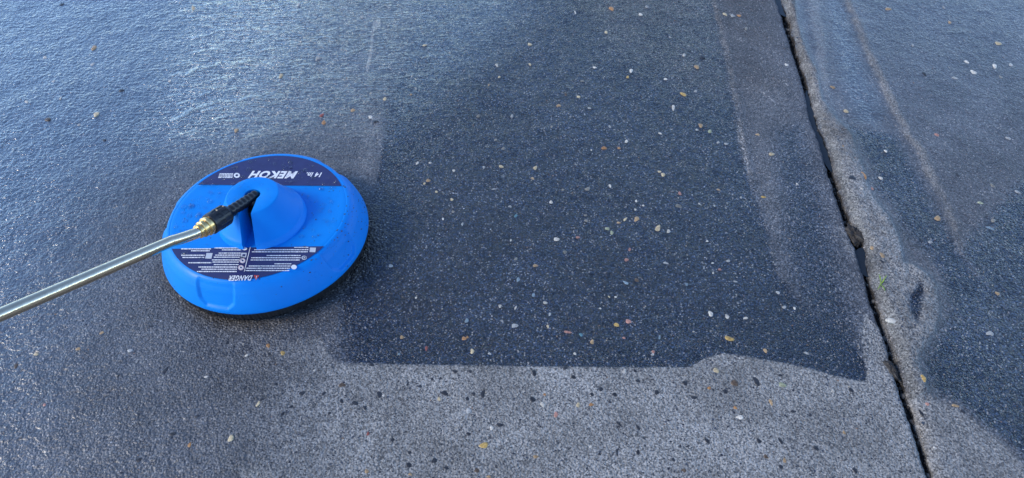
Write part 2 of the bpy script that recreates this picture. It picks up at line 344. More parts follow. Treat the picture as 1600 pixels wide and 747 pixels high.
# ------------------------------------------------------------------ joint floor: soil, and standing water
def ground_z(x, y, side):
    X = np.array([x]); Y = np.array([y]); sd = abs(X - (jxl if side < 0 else jxr)(Y))
    return float(fields(X, Y, side, sd)[0][0])
def strip(name, ya, yb, z, mat, n=300, amp=.0, ex=.004, cols=7, seed=0, taper=False):
    yv = np.linspace(ya, yb, n); a = jxl(yv) - ex; b = jxr(yv) + ex; V = []; F = []
    if taper:
        f = np.linspace(0, 1, n); k = np.clip(np.minimum(f, 1 - f) / .22, 0, 1) ** .7; c_ = b * .75 + a * .25; a = c_ + (a - c_) * k; b = c_ + (b - c_) * k
    for i in range(n):
        for j in range(cols):
            x = a[i] + (b[i] - a[i]) * j / (cols - 1)
            V.append((x, yv[i], z + amp * (float(fbm(np.array([x * 90 + seed]), np.array([yv[i] * 90]), 3)[0]) - .5)))
    for i in range(n - 1):
        for j in range(cols - 1):
            q = i * cols + j; F.append((q, q + 1, q + cols + 1, q + cols))
    return link(name, mesh(name, V, F), None, [mat])
M_SOIL = simple('dark_wet_soil', (.020, .015, .011), .75, 0, 500, .001, .4)
M_WATER = NT('still_water'); M_WATER.b.inputs['Base Color'].default_value = (.010, .012, .013, 1); M_WATER.b.inputs['Roughness'].default_value = .04
M_WATER.b.inputs['IOR'].default_value = 1.6
_tc = M_WATER.new('ShaderNodeTexCoord').outputs['Object']; M_WATER.L(M_WATER.bump(M_WATER.noise(_tc, 60, 2), .3, .001), M_WATER.b.inputs['Normal']); M_WATER = M_WATER.m
# the soil at the bottom of the joint
tag(strip('joint_soil', -3, 8, -.024, M_SOIL, 1400, .010), kind='structure')
for k, (va, vb, zz) in enumerate(((135, 265, -.009), (383, 430, -.007), (-10, 22, -.008))):
    tag(strip('joint_water', G(1270, vb).y, G(1270, va).y, zz, M_WATER, 50, taper=True), 'water standing in the joint', kind='structure')

# ------------------------------------------------------------------ stones set in the concrete
def stone_mesh(seed, flat=.5, n=11):
    r = random.Random(seed); V = []; F = []; ph = [r.uniform(0, 6.28) for _ in range(3)]
    out = [1 + .16 * math.sin(2 * a + ph[0]) + .12 * math.sin(3 * a + ph[1]) + r.uniform(-.08, .08) for a in [2 * math.pi * i / n for i in range(n)]]
    for k, (s, z) in enumerate(((1.0, -.35), (.96, .10), (.66, .30))):
        for i in range(n):
            a = 2 * math.pi * i / n; q = out[i] * s * (1 + r.uniform(-.04, .04)); V.append((q * math.cos(a), q * math.sin(a), z * flat + r.uniform(-.02, .02)))
    V.append((r.uniform(-.1, .1), r.uniform(-.1, .1), .34 * flat))
    for k in range(2):
        for i in range(n): j = (i + 1) % n; F.append((k * n + i, k * n + j, (k + 1) * n + j, (k + 1) * n + i))
    for i in range(n): F.append((2 * n + i, 2 * n + (i + 1) % n, 3 * n))
    return mesh('pebble', V, F)
t = NT('river_stone'); oi = t.new('ShaderNodeObjectInfo'); tc = t.new('ShaderNodeTexCoord').outputs['Object']
gp = t.new('ShaderNodeNewGeometry').outputs['Position']
nz = t.noise(gp, 300, 3, .6); vm = t.new('ShaderNodeVectorMath', operation='SCALE'); t.L(oi.outputs['Color'], vm.inputs[0]); t.L(t.range(nz, .3, .7, .6, 1.15), vm.inputs['Scale'])
t.L(vm.outputs[0], t.b.inputs['Base Color']); t.b.inputs['Roughness'].default_value = .36; t.L(t.bump(nz, .8, .0006), t.b.inputs['Normal']); M_STONE = t.m
SM = [stone_mesh(40 + k) for k in range(8)]
for m_ in SM: m_.materials.append(M_STONE)
PAL = dict(w=(.62, .64, .66), c=(.58, .52, .38), t=(.40, .30, .19), o=(.42, .24, .11), r=(.25, .08, .07), p=(.42, .24, .22), g=(.22, .23, .23), b=(.20, .30, .42), e=(.36, .42, .32),
           d=(.032, .037, .050), n=(.11, .085, .065), l=(.38, .42, .48), y=(.52, .38, .14), k=(.10, .24, .34))
# u, v, width px, height px, colour code, turn in degrees
ST = '''776,102,5,5,w;780,120,4,4,c;764,132,5,4,t;748,181,6,5,g;602,154,5,5,c;642,147,4,3,t;652,254,5,5,w;672,254,5,3,w;709,266,5,4,w;783,260,8,4,c,-25;756,261,5,4,l;786,232,6,5,g;775,218,5,4,g;669,281,7,7,t;663,286,5,4,c;
682,299,5,4,c;706,311,6,4,c,-40;708,330,5,4,g;692,341,4,4,w;722,350,4,6,l;797,322,6,4,l;772,295,8,3,l,15;798,374,4,4,w;610,414,7,6,l;650,465,4,5,w;628,526,7,6,t;666,543,6,7,r;729,500,8,6,b,30;725,528,8,7,o;730,526,4,5,o;738,549,8,8,c;
765,552,6,4,l;781,477,6,6,w;623,552,5,4,b;862,198,5,4,g;836,262,7,6,c;832,278,7,4,t,-30;944,231,9,6,o;979,220,6,5,w;967,231,5,4,o;924,234,3,3,w;953,198,4,5,l;953,290,5,5,w;918,295,9,6,g;880,296,5,4,g;861,315,5,6,w;
806,336,6,6,k;870,373,10,7,w,15;950,357,8,6,e;956,363,5,7,e;995,342,10,8,t,-35;977,342,4,7,c,-30;967,347,7,4,t;994,314,3,5,w;993,327,5,3,w;903,370,7,4,p;916,344,6,5,g;915,335,6,4,g;883,393,8,5,g;806,404,6,5,g;837,414,9,5,t;
979,405,7,6,p,30;984,389,5,5,p;995,437,7,7,n;978,441,10,4,b,-30;852,472,7,5,w;859,490,5,5,l;806,479,3,8,w,-20;804,508,12,7,l,20;834,459,5,10,b;963,506,12,6,y,-40;982,501,9,8,p;856,509,4,6,c;887,518,12,4,p,-8;908,522,7,5,k;
925,534,7,8,t;898,552,6,5,w;975,527,5,4,p;938,481,5,3,w;962,463,4,3,w;952,462,4,4,c;810,437,6,9,b;1095,196,8,6,t;1109,205,7,5,e;1089,202,5,4,l;1032,208,6,3,w,-30;1122,222,6,4,l,-30;1135,224,7,4,l,20;1184,210,7,4,t;1030,268,6,4,c;
1036,273,8,5,c;1062,302,6,7,p;1060,322,10,7,g;1028,357,8,15,c,-25;1045,361,7,5,w;1092,318,5,3,w;1116,321,4,4,l;1193,308,8,4,y;1005,321,5,3,w,30;1158,308,4,4,l;1123,296,6,3,t;1105,376,4,4,w;1111,489,9,8,w;1137,494,7,9,w;1165,496,9,4,w,15;
1140,528,15,8,y,-12;1196,547,8,7,t;1138,407,7,4,l;1040,410,9,4,l,-10;1114,410,5,3,w;1115,425,4,4,w;1125,420,5,4,p;1073,443,6,5,b;1149,439,7,3,l;1021,549,6,5,p;1020,553,6,4,l;1084,517,4,3,w;1031,526,3,9,b;
899,20,3,5,w;1001,22,6,5,w;956,13,8,7,o;1011,10,6,4,l;986,110,7,6,w;981,120,5,4,y;929,105,6,4,w,40;1040,123,6,4,w;1069,85,6,5,w;1098,88,9,8,d;1089,104,8,6,t;1068,147,7,8,y,30;1052,168,6,9,w;1087,142,6,4,l;904,151,6,4,c;873,165,7,5,t;
884,147,5,5,n;921,169,6,3,l;1095,196,5,3,p;828,69,7,4,c;828,100,5,4,c;947,50,6,4,c;1047,57,4,4,l;910,126,7,4,g;1166,44,6,6,g;1145,24,7,5,l;1133,22,6,5,c;1155,24,7,4,o;439,118,8,7,c;503,180,7,6,r;506,191,7,9,o;552,172,8,7,t;579,183,8,4,w,40;
601,155,6,5,c;566,27,6,5,l;498,90,10,5,l,-20;467,7,6,5,l;800,181,5,5,l;587,190,9,5,d,30;663,70,8,3,c;147,74,10,7,t;75,187,10,7,n;151,179,10,8,c;70,90,6,5,w;42,160,6,5,w,40;95,154,3,6,w;124,195,6,4,l;265,126,5,5,w;97,7,12,4,d;190,141,9,5,d;
163,219,7,4,d;302,13,5,10,c;369,203,9,6,t;145,100,7,4,l;84,127,6,4,l;123,545,9,6,t;159,520,8,5,t;56,553,8,6,c;24,571,8,9,n;203,548,8,6,l,30;322,589,8,4,w,20;360,685,12,9,c,35;296,695,6,8,o;258,579,6,15,d,-25;185,588,5,5,d;382,606,5,8,d,-35;
308,650,8,6,d,30;269,678,10,6,d;216,719,12,6,d,30;385,555,6,4,w;235,510,8,4,d,30;390,545,6,6,d;355,535,6,6,d;69,632,5,6,p;419,540,6,8,o;442,551,8,8,y;420,553,7,5,d;491,578,5,4,w;581,570,7,7,d;535,601,12,8,n;507,613,7,10,d,-20;554,630,11,8,d;
570,637,9,5,d,-40;533,626,8,6,d,-40;593,616,12,10,d;599,618,4,4,w;636,602,4,12,d,-20;656,603,6,7,d;676,592,10,5,d,15;688,590,4,6,d;711,581,9,6,d;735,581,6,5,d;740,616,8,6,d;755,614,7,15,d,-8;694,614,13,8,d,-10;730,623,6,7,d;732,642,11,8,l;
686,624,6,9,c;732,678,8,6,d;781,664,11,7,d;768,669,8,6,w;756,696,15,9,y;745,735,9,9,n;764,745,7,5,t;678,720,11,8,d,-20;639,727,10,10,d;697,731,8,6,d;573,736,7,7,t;614,651,5,5,l;613,687,7,5,d,20;441,647,5,10,d,-25;431,600,6,6,d;403,630,6,9,c;
408,624,8,4,d,30;454,635,9,4,d,40;471,614,10,7,d,30;514,645,6,5,d;640,707,6,5,d;641,741,7,5,t;575,678,5,9,r;835,583,9,9,d;896,589,8,7,d;820,599,7,4,l;832,624,9,9,d;848,632,9,8,w;903,633,8,8,c;851,616,5,6,o;924,632,8,6,o;939,608,9,6,d;925,616,7,6,d,-40;
961,617,7,9,d;953,628,5,4,d;1026,613,9,7,d,-30;975,580,7,9,w;992,578,5,9,d;997,595,8,6,d;869,647,9,9,p;997,668,5,12,d,20;967,662,5,10,d,30;1084,621,10,6,d,10;1133,611,12,7,d,-12;1108,606,7,5,o;1119,578,10,9,c;1148,598,12,13,n;1182,595,12,15,d,20;
1149,637,6,6,o;1156,652,12,7,w,10;1106,690,7,12,d,25;1186,689,11,6,d,-35;1075,698,8,4,d;1063,698,4,7,d;1052,718,5,7,d;1069,706,4,4,w;1094,704,7,5,l;1068,735,9,6,n;837,714,8,6,t;964,707,4,11,d;997,707,7,8,d;937,710,6,5,d;923,698,5,5,w;883,575,8,6,d;
1197,713,8,8,n;1071,599,7,10,d,20;1222,601,13,9,e;1205,629,7,10,t;1301,611,7,5,w;1330,609,8,8,d;1219,586,7,5,d;1266,649,7,6,d;1219,689,5,12,d,20;1275,701,8,8,d;1219,729,7,8,d;1336,735,10,9,d;1226,720,6,8,t;1319,676,5,6,t;1239,643,9,5,d;
1440,595,8,11,y;1493,634,12,5,t;1504,643,9,8,d;1449,631,6,6,p;1431,653,10,7,n;1443,645,8,13,d,30;1461,698,4,4,w;1388,14,9,5,t;1484,35,6,4,t;1560,68,9,6,c;1510,96,7,6,w;1521,113,10,7,w,-20;1554,103,8,7,w,-20;1580,101,7,5,l;1564,120,5,6,g;
1492,122,9,4,l,-20;1426,71,5,4,l;1322,173,8,6,c;1301,136,9,4,t;1229,100,6,5,w;1444,116,7,6,d;1475,12,5,5,l;1206,241,10,5,c;1329,283,10,9,d;1348,279,8,10,o;1361,296,6,5,p;1344,300,6,4,w;1376,278,6,6,w;1384,236,6,4,w;1465,341,11,8,t;1551,290,6,8,g;
1532,317,9,5,e;1552,344,8,6,g;1546,356,14,5,b,-25;1576,216,9,5,l;1590,300,10,5,l,-30;1464,211,9,5,p;1314,233,6,5,t;1246,287,4,4,w;1496,273,6,8,d;1454,378,9,5,l;1375,413,6,6,d;1547,521,12,8,l,25;1559,458,7,6,t;1242,481,5,4,w;1226,479,7,5,l;
1409,483,5,4,d;1260,551,10,5,l,-20;1376,404,9,8,t;1362,391,9,7,t;1216,456,7,5,l'''
GS = {}
for k, rec in enumerate(ST.replace('\n', '').split(';')):
    q = rec.split(','); u, v, wpx, hpx = map(float, q[:4]); code = q[4]; rot = float(q[5]) if len(q) > 5 else 0
    p = G(u, v); side = -1 if p.x < float(jxl(np.array([p.y]))[0]) else 1
    dist = (p - Vector((0, 0, CH))).length; dep = dist * (ray(u, v).length ** -1)
    sx = wpx * dep / FPX / 2 * .95; sy = hpx * dep / FPX / 2 / math.sin(PITCH + math.atan((v - 373.5) / FPX)) * 1.02
    par = slabL if side < 0 else slabR
    o = bpy.data.objects.new('pebble', SM[k % 8]); COL.objects.link(o); o.parent = par
    hz = min(sx, sy)
    o.location = (p.x, p.y, ground_z(p.x, p.y, side) + (-hz * .03 if code != 'd' else -hz * .02)); o.rotation_euler = (random.uniform(-.08, .08), random.uniform(-.08, .08), math.radians(rot) + (0 if rot else random.uniform(-.3, .3)))
    o.scale = (sx, sy, hz * (1.0 if code != 'd' else .8))
    j = random.uniform(.75, 1.1); c = PAL[code]; o.color = (min(.8, c[0] * j * 1.12), c[1] * j, c[2] * j * .80, 1)

# grit: small sand grains and chips strewn over both slabs, too many to count
def grit(name, n, light, parent, xr, yr, size, z_up, seed, dens=None):
    r = np.random.RandomState(seed); px = r.uniform(xr[0], xr[1], n); py = r.uniform(yr[0], yr[1], n)
    jlv = jxl(py); jrv = jxr(py); keep = (px < jlv - .006) if parent is slabL else (px > jrv + .006)
    px = px[keep]; py = py[keep]; side = -1 if parent is slabL else 1
    sd = np.abs(px - (jxl if side < 0 else jxr)(py)); gz, A, _ = fields(px, py, side, sd)
    keep = r.rand(len(px)) < (1 - .85 * A['film']); px, py, gz = px[keep], py[keep], gz[keep]
    V = []; F = []
    for x, y, z in zip(px, py, gz):
        s = size * (.45 + r.rand() ** 3 * 1.3); b = len(V); a0 = r.rand() * 6.28; el = r.uniform(.6, 1)
        for k in range(5):
            a = a0 + k * 1.2566; rr = s * (1 + r.uniform(-.25, .25)); V.append((x + rr * math.cos(a), y + rr * el * math.sin(a), z - s * .2))
        V.append((x + r.uniform(-.2, .2) * s, y + r.uniform(-.2, .2) * s, z + s * z_up))
        for k in range(5): F.append((b + k, b + (k + 1) % 5, b + 5))
    o = link(name, mesh(name, V, F), parent, light); me = o.data
    if len(light) > 1: me.polygons.foreach_set('material_index', np.repeat(r.randint(0, len(light), len(px)), 5).astype(np.int32))
    o['kind'] = 'stuff'; return o
GL = [simple('pale_grit', (.50, .52, .54), .3, var=.2), simple('cream_grit', (.38, .33, .24), .35, var=.2), simple('grey_grit', (.26, .28, .30), .3, var=.2), simple('rust_grit', (.24, .14, .08), .4, var=.2)]
GD = [simple('dark_grit', (.020, .023, .032), .3, var=.2), simple('slate_grit', (.05, .06, .08), .3, var=.2)]
grit('grit', 6500, GL, slabL, (-1.5, .9), (.4, 1.86), .0013, .4, 5)
grit('dark_grit', 8500, GD, slabL, (-1.5, .9), (.4, .80), .0031, .12, 6)
grit('dark_grit', 3000, GD, slabL, (-1.5, .9), (.8, 1.86), .0018, .12, 8)
grit('grit', 2600, GL, slabR, (.4, 1.6), (.4, 1.86), .0013, .4, 7)
grit('dark_grit', 2600, GD, slabR, (.4, 1.6), (.4, 1.86), .0020, .12, 9)

GM = [simple('tan_aggregate', (.13, .11, .085), .4, var=.3), simple('grey_aggregate', (.10, .11, .12), .35, var=.3), simple('blue_grey_aggregate', (.055, .07, .09), .35, var=.3), simple('buff_aggregate', (.20, .18, .15), .4, var=.3)]
grit('aggregate', 4200, GM, slabL, (-1.5, .9), (.4, 1.86), .0030, .10, 15)
grit('aggregate', 700, GM, slabR, (.4, 1.6), (.4, 1.86), .0030, .10, 16)

# ------------------------------------------------------------------ loose things on the paving
def lump(name, c, rx, ry, rz, mat, rough=.25, seed=1, rot=0, nu=40, nv=24):
    r = np.random.RandomState(seed); off = r.rand() * 50; V = []; F = []
    for i in range(nv + 1):
        ph = math.pi * i / nv
        for j in range(nu):
            th = 2 * math.pi * j / nu; d = Vector((math.sin(ph) * math.cos(th), math.sin(ph) * math.sin(th), math.cos(ph)))
            n = float(fbm(np.array([d.x * 3.2 + off + d.z * 2]), np.array([d.y * 3.2 + off - d.z * 1.7]), 5, .8)[0]) - .5
            q = 1 + rough * 2 * n; v = Vector((d.x * rx * q, d.y * ry * q, d.z * rz * q)); V.append(v)
    for i in range(nv):
        for j in range(nu): a = i * nu + j; b = i * nu + (j + 1) % nu; F.append((a, a + nu, b + nu, b))
    o = link(name, mesh(name, V, F), None, [mat]); o.location = c; o.rotation_euler = (0, 0, rot); return o
M_MUD = simple('brown_mud', (.036, .030, .023), .6, 0, 260, .0016, .5)
p = G(1336, 364); o = lump('soil_clump', (p.x, p.y, -.008), .015, .024, .010, M_MUD, .95, 4, .4)
tag(o, 'lumpy dark brown clod of wet soil plugging the joint at the chipped notch', 'soil')
p = G(1392, 575); o = lump('soil_clump', (p.x, p.y, -.006), .009, .020, .009, M_MUD, .5, 9, .3)
tag(o, 'small brown flake of dirt caught on the left lip of the joint near the bottom', 'soil')
p = G(1392, 504); o = lump('stone_chip', (p.x, p.y, ground_z(p.x, p.y, 1) + .0015), .0105, .0052, .0035, simple('white_stone', (.55, .52, .44), .5, 0, 200, .0006, .2), .3, 5, -.15)
tag(o, 'flat cream white chip of stone lying on the mortar beside the joint', 'stone chip')
# weed sprout
p = G(1374, 448); wz = ground_z(p.x, p.y, 1)
weed = bpy.data.objects.new('weed', None); COL.objects.link(weed); weed.location = (p.x, p.y, wz); weed.empty_display_size = .01
tag(weed, 'tiny yellow green weed sprout growing on the mortar by the joint', 'weed')
V = []; F = []; rj = np.random.RandomState(77)
for k in range(420):
    y = rj.uniform(.38, 1.9); a_, b_ = float(jxl(np.array([y]))[0]), float(jxr(np.array([y]))[0]); f = rj.rand() ** .6 if rj.rand() < .7 else 1 - rj.rand() ** .6 * .5
    s = .0010 + .0034 * rj.rand() ** 2.5; c = np.array([a_ + (b_ - a_) * f, y, -.019 + .016 * max(0, f - .35) * rj.rand()]); q0 = len(V)
    for (zx, rr_) in ((-1, .5), (-.2, 1), (.6, .7)):
        for i in range(6): th = i * 1.047 + rj.uniform(-.2, .2); q = s * rr_ * rj.uniform(.7, 1.2); V.append((c[0] + q * math.cos(th), c[1] + q * math.sin(th) * 1.2, c[2] + s * zx * .8))
    V.append((c[0], c[1], c[2] + s * .8))
    for lay in range(2):
        for i in range(6): F.append((q0 + lay * 6 + i, q0 + lay * 6 + (i + 1) % 6, q0 + lay * 6 + 6 + (i + 1) % 6, q0 + lay * 6 + 6 + i))
    for i in range(6): F.append((q0 + 12 + i, q0 + 12 + (i + 1) % 6, q0 + 18))
jd = link('joint_debris', mesh('joint_debris', V, F, False), None, [M_MUD, simple('grey_crumb', (.10, .095, .085), .6, var=.3)]); jd['kind'] = 'stuff'; jd['label'] = 'crumbs of dirt and broken concrete packed in the joint'; jd['category'] = 'debris'
jd.data.polygons.foreach_set('material_index', np.repeat(rj.rand(420) > .6, 18).astype(np.int32))
M_LEAF = simple('sprout_green', (.20, .30, .05), .5, var=.25)
for (du, dv, hh, wd) in ((-5, -14, .006, .0011), (6, 13, .004, .0012), (-4, 4, .008, .001), (8, -12, .007, .0009), (2, -2, .012, .0012), (-6, 10, .003, .0009)):
    e = G(1374 + du, 448 + dv); V = []; F = []; d = Vector((e.x - p.x, e.y - p.y, 0)); sdv = Vector((-d.y, d.x, 0)).normalized()
    for i in range(7):
        tt = i / 6; c = d * tt + Vector((0, 0, hh * math.sin(tt * 2.2) + .0006)); ww = wd * (math.sin(math.pi * min(1, tt * .85 + .12)) + .05)
        V += [c - sdv * ww, c + Vector((0, 0, ww * .5)), c + sdv * ww]
    for i in range(6):
        for j in range(2): q = i * 3 + j; F.append((q, q + 1, q + 4, q + 3))
    link('leaf', mesh('leaf', V, F), weed, [M_LEAF])

# ------------------------------------------------------------------ surface cleaner
root = bpy.data.objects.new('surface_cleaner', None); COL.objects.link(root); root.empty_display_size = .1
TILT = math.radians(2.2); ax = Vector((1, 1, 0)).normalized()     # lifted a little on its near right side
MC = Matrix.Translation((CL_C[0], CL_C[1], .0055)) @ Matrix.Rotation(TILT, 4, ax)
MC = MC @ Matrix.Diagonal((1.008, 1.008, 1.12, 1)); root.matrix_world = MC; MI = MC.inverted()
# check the lifted side
if (MC @ Vector((.13, -.13, 0))).z < (MC @ Vector((-.13, .13, 0))).z:
    MC = Matrix.Translation((CL_C[0], CL_C[1], .0055)) @ Matrix.Rotation(-TILT, 4, ax) @ Matrix.Diagonal((1.008, 1.008, 1.12, 1)); root.matrix_world = MC; MI = MC.inverted()
tag(root, 'round blue pressure washer surface cleaner with a metal lance plugged into its hub', 'surface cleaner')
def Lc(u, v, h):                         # pixel -> cleaner coordinates on its own level h
    o = MI @ Vector((0, 0, CH)); d = MI.to_3x3() @ ray(u, v); t_ = (h - o.z) / d.z
    return o + d * t_
def WL(u, v, z): return MI @ G(u, v, z)

t = NT('blue_plastic'); tc = t.new('ShaderNodeTexCoord').outputs['Object']; nz = t.noise(tc, 25, 5, .65); n2 = t.noise(tc, 700, 2, .5)
t.L(t.mix(nz, (.000, .205, .66, 1), (.000, .255, .78, 1)), t.b.inputs['Base Color'])
t.L(t.range(nz, .3, .7, .38, .52), t.b.inputs['Roughness']); t.b.inputs['Specular IOR Level'].default_value = .25
dr = t.vor(tc, 160); spots = t.range(dr, .22, .10, 0, 1); few = t.range(t.noise(tc, 35, 2), .52, .62, 0, 1)
t.L(t.bump(t.math('ADD', t.math('MULTIPLY', n2, .10), t.math('MULTIPLY', t.math('MULTIPLY', spots, few), .9)), 1, .0006), t.b.inputs['Normal']); M_BLUE = t.m
M_BLACK = simple('black_rubber', (.012, .012, .013), .45, 0, 500, .0005, .3)
M_BLACKP = simple('black_plastic', (.014, .014, .016), .32, 0, 300, .0004, .3)
M_BRASS = simple('worn_brass', (.86, .58, .24), .22, 1.0, 300, .0002, .15)
M_STEEL = simple('steel_tube', (.84, .67, .45), .16, 1.0, 180, .00025, .10)
M_LABEL = simple('label_film', (.030, .036, .12), .22, 0, 60, .0006, .15)
M_PRINT = simple('white_print', (.78, .80, .82), .4, var=.03)
M_RED = simple('red_print', (.55, .07, .06), .4, var=.05)
M_PINK = simple('pink_print', (.60, .45, .47), .4, var=.05)

prof = [(.0, .0640), (.080, .0640), (.120, .0640), (.150, .0640), (.1560, .0638), (.1572, .0634), (.1584, .0636), (.1600, .0635), (.163, .0625), (.1665, .0605), (.170, .0575), (.1735, .0530), (.1770, .0475), (.180, .0410), (.183, .0345), (.1855, .0285), (.1875, .0230), (.1890, .0180), (.1897, .0145), (.1890, .0120), (.1865, .0112), (.178, .0115), (.172, .03), (.165, .045)]
# angular places of the moulded recesses in the rim
pa = Lc(345, 456, .035); pb = Lc(549, 405, .035)
a1, a2 = math.atan2(pa.y, pa.x), math.atan2(pb.y, pb.x); stepa = abs((a2 - a1 + math.pi) % (2 * math.pi) - math.pi)
kn = max(3, round(2 * math.pi / stepa)); recs = [a1, a2, a1 - stepa, a2 + stepa, a2 + 2 * stepa][:kn]
NA = 540; V = []; F = []
def prof_refine(pr):
    out = []
    for (r0, z0), (r1, z1) in zip(pr[:-1], pr[1:]):
        n = 3 if .15 < r0 < .19 and z1 > .012 else 1
        for k in range(n): out.append((r0 + (r1 - r0) * k / n, z0 + (z1 - z0) * k / n))
    return out + [pr[-1]]
pr = prof_refine(prof)
for i in range(NA):
    th = 2 * math.pi * i / NA
    for k, (r, z) in enumerate(pr):
        d = 0
        if .1575 < r and z > .0122:
            for ra in recs:
                da = abs((th - ra + math.pi) % (2 * math.pi) - math.pi) * .18
                hw = .0300 + .006 * min(1, max(0, (z - .022) / .03))       # wider at the top
                bx = float(sstep(hw + .0022, hw - .0022, np.array(da))); bz = float(sstep(.0205, .0245, np.array(z))) * float(sstep(.064, .056, np.array(z)))
                if da > hw - .010: bz *= float(sstep(.0205 + (da - hw + .010) * .9, .0250 + (da - hw + .010) * .9, np.array(z)))
                d = max(d, bx * bz)
        nx = max(0, min(1, (r - .150) / .03)); r2 = r - .0046 * d * nx; z2 = z - .0030 * d * (1 - nx * .6)
        V.append((r2 * math.cos(th), r2 * math.sin(th), z2))
m = len(pr)
for i in range(NA):
    j = (i + 1) % NA
    for k in range(m - 1): F.append((i * m + k, i * m + k + 1, j * m + k + 1, j * m + k))
housing = link('housing', mesh('housing', V, F), root, [M_BLUE])
import bmesh
bm = bmesh.new(); bm.from_mesh(housing.data); bmesh.ops.remove_doubles(bm, verts=bm.verts, dist=1e-6)
bmesh.ops.recalc_face_normals(bm, faces=bm.faces); bm.to_mesh(housing.data); bm.free()
def lathe(name, prf, mat, parent=root, n=96, mtx=None, mod=None):
    V = []; F = []; m = len(prf)
    for i in range(n):
        th = 2 * math.pi * i / n
        for r, z in prf:
            rr = r * (mod(th, z, r) if mod else 1); v = Vector((rr * math.cos(th), rr * math.sin(th), z)); V.append(mtx @ v if mtx else v)
    for i in range(n):
        j = (i + 1) % n
        for k in range(m - 1): F.append((i * m + k, j * m + k, j * m + k + 1, i * m + k + 1))
    me = mesh(name, V, F); bm = bmesh.new(); bm.from_mesh(me); bmesh.ops.remove_doubles(bm, verts=bm.verts, dist=1e-7); bmesh.ops.recalc_face_normals(bm, faces=bm.faces); bm.to_mesh(me); bm.free()
    o = link(name, me, parent, [mat]); shade_auto(o, 40); return o
# bristle skirt hanging under the rim
bl = lambda th, z, r: 1 + (.004 * math.sin(th * 171) + .003 * math.sin(th * 97 + 1) if z < .003 else 0)
skirt = lathe('brush_skirt', [(.174, .015), (.1845, .0135), (.1868, .0118), (.1872, .0095), (.1862, .0085), (.1862, .002), (.1850, -.0045), (.178, -.0045), (.176, .014)], M_BLACK, n=720, mod=bl)

# hub with a slot towards the viewer
hc = Lc(411, 341, .064); ht = Lc(394, 304, .1125); sdv = (Lc(394, 384, .064) - Lc(411, 341, .064)); sdv.z = 0; sdv.normalize()
sang = math.atan2(sdv.y, sdv.x)
def hub_ring(R, hole, half, c):
    pts = []; a0 = math.asin(half / R); N = 96; Mi = 40
    for i in range(N + 1): a = sang + a0 + (2 * math.pi - 2 * a0) * i / N; pts.append((c.x + R * math.cos(a), c.y + R * math.sin(a)))
    ex = math.sqrt(max(hole ** 2 - half ** 2, 0)); side = Vector((-sdv.y, sdv.x))
    s0 = Vector(pts[-1]); e0 = Vector((c.x, c.y)) + Vector((sdv.x, sdv.y)) * ex - side * half
    for i in range(1, 9): q = s0.lerp(e0, i / 9); pts.append((q.x, q.y))
    b0 = math.asin(half / hole)
    for i in range(Mi + 1): a = sang - b0 - (2 * math.pi - 2 * b0) * i / Mi; pts.append((c.x + hole * math.cos(a), c.y + hole * math.sin(a)))
    s1 = Vector(pts[-1]); e1 = Vector(pts[0])
    for i in range(1, 9): q = s1.lerp(e1, i / 9); pts.append((q.x, q.y))
    return pts, N, Mi
lv = []
for k in range(25):                      # levels from the foot to the top: z, outer radius, hole, half slot
    f = k / 24
    lv.append(f)
levels = [(.0600, .0790, .0150, .0120), (.0640, .0790, .0150, .0120), (.0652, .0782, .0150, .0120), (.0740, .0766, .0150, .0120), (.0760, .0756, .0150, .0120), (.0774, .0738, .0150, .0120)]
for k in range(1, 13):
    f = k / 12; levels.append((.0774 + (.1140 - .0774) * f, .0738 + (.0475 - .0738) * (f ** .93), .0148 - .001 * f, .0118 - .001 * f))
levels += [(.1154, .0466, .0139, .0109), (.1163, .0454, .0142, .0112), (.1166, .0440, .0148, .0118)]
V = []; F = []
for z, R, ho_, ha in levels:
    z = .064 + (z - .064) * .922; f = max(0, (z - .064) / (.1125 - .064)); c = hc.lerp(ht, f); pts, N, Mi = hub_ring(R, ho_, ha, c); V += [(x, y, z) for x, y in pts]; n = len(pts)
for k in range(len(levels) - 1):
    for i in range(n): j = (i + 1) % n; F.append((k * n + i, k * n + j, (k + 1) * n + j, (k + 1) * n + i))
b = (len(levels) - 1) * n                # top: outer arc matched to the inner path
inner = list(range(N + 1, n)); inner = inner[::-1]
for i in range(N):
    a = inner[min(len(inner) - 1, round(i * (len(inner) - 1) / N))]; c_ = inner[min(len(inner) - 1, round((i + 1) * (len(inner) - 1) / N))]
    if a == c_: F.append((b + i, b + i + 1, b + a))
    else: F.append((b + i, b + i + 1, b + c_, b + a))
me = mesh('hub', V, F); bm = bmesh.new(); bm.from_mesh(me); bmesh.ops.recalc_face_normals(bm, faces=bm.faces); bm.to_mesh(me); bm.free()
hub = link('hub', me, root, [M_BLUE]); shade_auto(hub, 42)

# swivel in the hub
piv = WL(398, 306, .124)
mt = Matrix.Translation((ht.x, ht.y, 0))
lathe('swivel', [(0, .1065), (.0110, .1065), (.0128, .1045), (.0132, .098), (.0118, .078), (.0138, .0770), (.0138, .0655), (0, .0655)], M_BLACKP, mtx=mt, n=40)
lathe('swivel_body', [(0, .0965), (.0100, .0965), (.0114, .0945), (.0116, .0700), (.0116, .0655), (0, .0655)], M_BLACKP, mtx=Matrix.Translation((hc.x * .6 + ht.x * .4 + sdv.x * .016, hc.y * .6 + ht.y * .4 + sdv.y * .016, 0)), n=32)

def frame(a, b):
    z = (b - a).normalized(); x = z.orthogonal().normalized(); upv = Vector((0, 0, 1)); x = upv.cross(z).normalized(); y = z.cross(x)
    mm = Matrix((x, y, z)).transposed().to_4x4(); mm.translation = a; return mm
